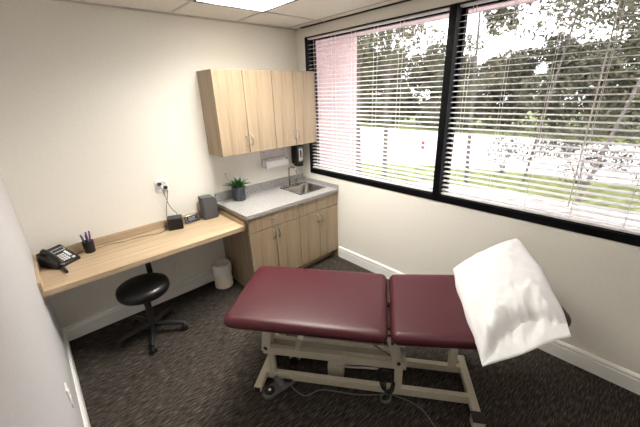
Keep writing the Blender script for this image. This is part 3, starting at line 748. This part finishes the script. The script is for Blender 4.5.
# posts and lower lift rails
for v in (-.12, .12):
    MB().box(-.80, -.755, v-.018, v+.018, .074, .241).build('upright_post', 'cream_metal', tt, bevel=.003)
    MB().box(.055, .105, v-.018, v+.018, .074, .241).build('upright_post', 'cream_metal', tt, bevel=.003)
MB().box(-.83, .125, -.142, -.102, .240, .298).build('lift_rail', 'cream_metal', tt, bevel=.003)
MB().box(-.83, .125, -.018, .022, .215, .265).build('lift_rail', 'cream_metal', tt, bevel=.003)
for u_ in (-.83, .09): MB().box(u_, u_+.035, -.102, .14, .220, .265).build('lift_cross_tube', 'cream_metal', tt, bevel=.003)
def plate(u0, u1, u2, u3, v, z0, z1, nm):
    m = MB().prism([(u0,z0),(u1,z0),(u3,z1),(u2,z1)], 0, .008, Matrix.Translation((0, v+.004, 0)) @ Matrix.Rotation(R(90), 4, 'X'))
    o = m.build(nm, 'cream_metal', tt, bevel=.002)
    for uu, zz in (((u0+u1)/2, z0+.03), ((u2+u3)/2, z1-.03)):
        MB().lathe([(.011,0),(.011,.004),(.006,.006)], seg=12, mat=Matrix.Translation((uu, v-.004, zz)) @ Matrix.Rotation(R(90),4,'X')).build('bolt', 'black_plastic', o)
    return o
for v in (-.152, -.092, .14):
    plate(-.835, -.775, -.80, -.74, v, .275 if v < 0 else .235, .545, 'link_plate')
    plate(.045, .105, -.02, .04, v, .275 if v < 0 else .235, .545, 'link_plate')
MB().tube([(-.80,-.16,.30),(-.80,.15,.30)], .012, 10).tube([(.075,-.16,.30),(.075,.15,.30)], .012, 10).build('pivot_shaft', 'steel', tt, smooth=True)
MB().beam((-.60,-.13,.27), (-.52,-.17,.54), .034, .010, up=(0,1,0)).build('support_arm', 'cream_metal', tt, bevel=.002)
MB().beam((-.557,-.152,.41), (-.545,-.158,.452), .036, .014, up=(0,1,0)).build('arm_tip', 'white_plastic', tt, bevel=.002)
MB().box(.44, .49, .10, .15, .068, .40).beam((.465,.125,.395), (.44,.165,.545), .04, .04).build('head_support_post', 'cream_metal', tt, bevel=.003)
mo = MB().box(-.40, -.285, -.05, .055, .012, .110).build('motor_housing', 'cream_metal', tt, bevel=.006)
MB().tube([(-.285,0,.065),(-.05,0,.085)], .020, 14).build('actuator_tube', 'steel', tt, smooth=True)
MB().tube([(-.05,0,.085),(.07,0,.20)], .011, 12).build('actuator_rod', 'chrome', tt, smooth=True)
MB().tube([(-.16,-.11,.44),(.06,-.10,.285)], .006, 8).build('gas_spring', 'steel', tt, smooth=True)
MB().box(-.70, -.62, .02, .10, .05, .09).build('caster_bracket', 'cream_metal', tt, bevel=.003)
MB().lathe([(.015,-.012),(.034,-.012),(.038,-.008),(.038,.008),(.034,.012),(.015,.012)], seg=22, mat=Matrix.Translation((-.66,.02,.038)) @ Matrix.Rotation(R(90),4,'X')).build('transport_wheel', 'black_plastic', tt, smooth=True)
MB().box(-.79, -.60, .06, .18, .075, .13).build('control_box', 'black_plastic', tt, bevel=.006)
# hanging cable bundle
hk = MB()
for i in range(4):
    x = .012*i; hk.tube([(-.02+x,-.125,.20),(-.035+x,-.140-.004*i,.12),(-.01+x*.6,-.142-.006*i,.05),(.03+x*.5,-.140-.006*i,.06),(.045+x*.4,-.132,.13),(.035+x*.2,-.125,.20)], .005, 7, smooth=6)
hk.build('cable_bundle', 'black_plastic', tt, smooth=True)

# foot pedal, its cable and the power cable
fp = thing('foot_pedal', 'grey foot pedal with two black switches on the floor by the table base', 'foot pedal', (-1.658, -1.642, 0), R(-4))
MB().prism(rounded([(-.130,-.045),(.130,-.045),(.130,.045),(-.130,.045)], .04), 0, .022).build('base_plate', 'grey_plastic', fp, bevel=.004)
MB().box(-.016, .016, -.052, .052, .022, .058).build('center_bridge', 'grey_plastic', fp, bevel=.005)
for s in (-1, 1):
    q = MB().lathe([(.036,.022),(.036,.028),(.030,.030),(.001,.030)], (s*.076,0,0), 22).build('switch', 'black_plastic', fp, smooth=True)
    MB().lathe([(.010,.030),(.010,.033),(.006,.034)], (s*.076,.0,0), 14).build('arrow_button', 'white_plastic', q, smooth=True)
Zc = .006
cord('pedal_cable', 'grey cable running along the carpet from the foot pedal to the table base', [(-1.60,-1.69,.012),(-1.60,-1.76,Zc),(-1.575,-1.83,Zc),(-1.489,-1.856,Zc),(-1.431,-1.913,Zc),(-1.328,-2.057,Zc),(-1.225,-2.160,Zc),(-1.195,-2.180,Zc)], .0045, None, 'grey_plastic')
lp = []
for i in range(37):
    a = i/36*2*math.pi*3; lp.append((-1.215+.038*math.cos(a), -2.215+.030*math.sin(a), .008+.024*i/36))
lp += [(-1.150,-2.26,.012),(-1.117,-2.336,Zc),(-1.112,-2.42,Zc),(-1.136,-2.49,Zc),(-1.162,-2.542,Zc),(-1.20,-2.66,Zc),(-1.22,-2.85,Zc)]
cord('trailing_cable', 'coiled black power cable trailing across the carpet toward the front of the picture', lp, .0035, None, 'grey_plastic', 3)

# ------------------------------------------------------------------ pillow
def tl(u, v, z): return TO+Vector((.598,-.801,0))*u+Vector((.801,.598,0))*v+Vector((0,0,z))
P1, P2, P3, P4 = tl(.444,.358,.700), tl(.894,.515,.900), tl(.862,-.312,.765), tl(.438,-.466,.655)
C0 = (P1+P2+P3+P4)/4
def smoothstep(a, b, x): t_ = max(0, min(1, (x-a)/(b-a))); return t_*t_*(3-2*t_)
from mathutils import noise as mn
NU, NV = 56, 72
def hem(s): return .985-.15*smoothstep(-.02,.42,s)+.09*smoothstep(.70,1.03,s)
def pil(s, t, side, thick=.115, tmax=1.0):
    # s across (P1->P2), t along (P1->P4, open end at t=1)
    p = (P1*(1-s)+P2*s)*(1-t)+(P4*(1-s)+P3*s)*t
    ex = (P2-P1).normalized(); ey = (P4-P1).normalized(); nn = ex.cross(ey); nn = nn if nn.z > 0 else -nn
    pin = ((-.034 if s > .5 else -.012)*math.sin(math.pi*t)+.004*math.sin(17*t+3*s)+.008*(abs(2*t-1)**6 if t < .5 else 0))*(1 if s > .5 else -1)*(abs(s-.5)*2)**3; pit = .02*math.sin(math.pi*s)*(-(1-t)**6)
    p = p-ex*pin-ey*pit
    tt_ = t/(hem(s)-.005)
    body = (max(0, 1-(2*s-1)**2)**.5) * (max(0, 1-(2*min(tt_,1)-1)**4)**.5)
    q = Vector((s*5, t*7, side*3.))
    wr = .010*mn.noise(q*1.1)+.007*mn.noise(q*2.3+Vector((3,1,0)))+.006*smoothstep(.3,.8,t)*(1-2.2*abs(mn.noise(Vector((s*13+t*7, t*8-s*6, 1.7)))))
    fold = smoothstep(.35,.9,t)*(1-abs(abs(mn.noise(Vector((s*6+t*4, t*3.2-s*3, 4.))))*2.2)) 
    edge = min(1, 8*min(s,1-s))*min(1, 8*min(t,1-t))
    flap = .006*math.sin(s*9+1)*smoothstep(.8,1,t)
    z = body*thick*(1 if side > 0 else .30)*side + (wr*1.2+.020*fold)*edge*(1 if side > 0 else .4) + flap + .004*side
    return p+nn*z
m = MB(); idx = {}
vs = []; fs = []
for side in (1, -1):
    for i in range(NU+1):
        for j in range(NV+1):
            vs.append(pil(i/NU, j/NV, side)-C0)
K = (NU+1)*(NV+1); I = lambda side, i, j: (0 if side > 0 else K)+i*(NV+1)+j
for i in range(NU):
    for j in range(NV):
        fs.append((I(1,i,j), I(1,i+1,j), I(1,i+1,j+1), I(1,i,j+1))); fs.append((I(-1,i,j), I(-1,i,j+1), I(-1,i+1,j+1), I(-1,i+1,j)))
for i in range(NU):
    for j in (0, NV): fs.append((I(1,i,j), I(-1,i,j), I(-1,i+1,j), I(1,i+1,j)))
for j in range(NV):
    for i in (0, NU): fs.append((I(1,i,j), I(1,i,j+1), I(-1,i,j+1), I(-1,i,j)))
pw = m.add(vs, fs).build('pillow', 'linen', None, C0, smooth=True, angle=80)
tag(pw, 'white pillow in a rumpled cotton pillowcase lying askew on the head end of the table', 'pillow')
# sewn seam and upper lip of the open pillowcase: a narrow rolled edge that curves over the flap
lp_ = []
for i in range(41):
    q = i/40; s_ = .012+.976*q; t_ = hem(s_)
    lp_.append(pil(s_, min(t_, .985), 1)-C0+Vector((0,0,.0)))
MB().tube(lp_, .0028, 8, smooth=2).build('pillowcase_hem', 'linen', pw, smooth=True)

# ------------------------------------------------------------------ light, sky, camera
wd = bpy.data.worlds.new('overcast_sky'); SC.world = wd; wd.use_nodes = True
bg = wd.node_tree.nodes['Background']; bg.inputs[0].default_value = (1., .965, 1., 1); bg.inputs[1].default_value = 3.4

CX, CY, CZ = -2.528, -3.091, 1.905
yaw, pit, rol = R(-42.042), R(-20.674), R(-2.04)
fw = Vector((-math.sin(yaw)*math.cos(pit), math.cos(yaw)*math.cos(pit), math.sin(pit)))
rt = Vector((math.cos(yaw), math.sin(yaw), 0)); up = rt.cross(fw)
Rv = rt*math.cos(rol)+up*math.sin(rol); Uv = up*math.cos(rol)-rt*math.sin(rol)
cam = bpy.data.cameras.new('camera'); co = bpy.data.objects.new('camera', cam); COL.objects.link(co)
M = Matrix.Identity(4)
for i in range(3): M[i][0] = Rv[i]; M[i][1] = Uv[i]; M[i][2] = -fw[i]
M[0][3], M[1][3], M[2][3] = CX, CY, CZ
co.matrix_world = M
cam.sensor_width = 36; cam.lens = 319.1*36/640; cam.clip_start = .01; cam.clip_end = 200
SC.camera = co
SC.view_settings.view_transform = 'Standard'; SC.view_settings.look = 'None'; SC.view_settings.gamma = 1; SC.view_settings.exposure = 0.55
SC.view_settings.use_curve_mapping = False
SC.cycles.max_bounces = 10; SC.cycles.diffuse_bounces = 6; SC.cycles.transparent_max_bounces = 12
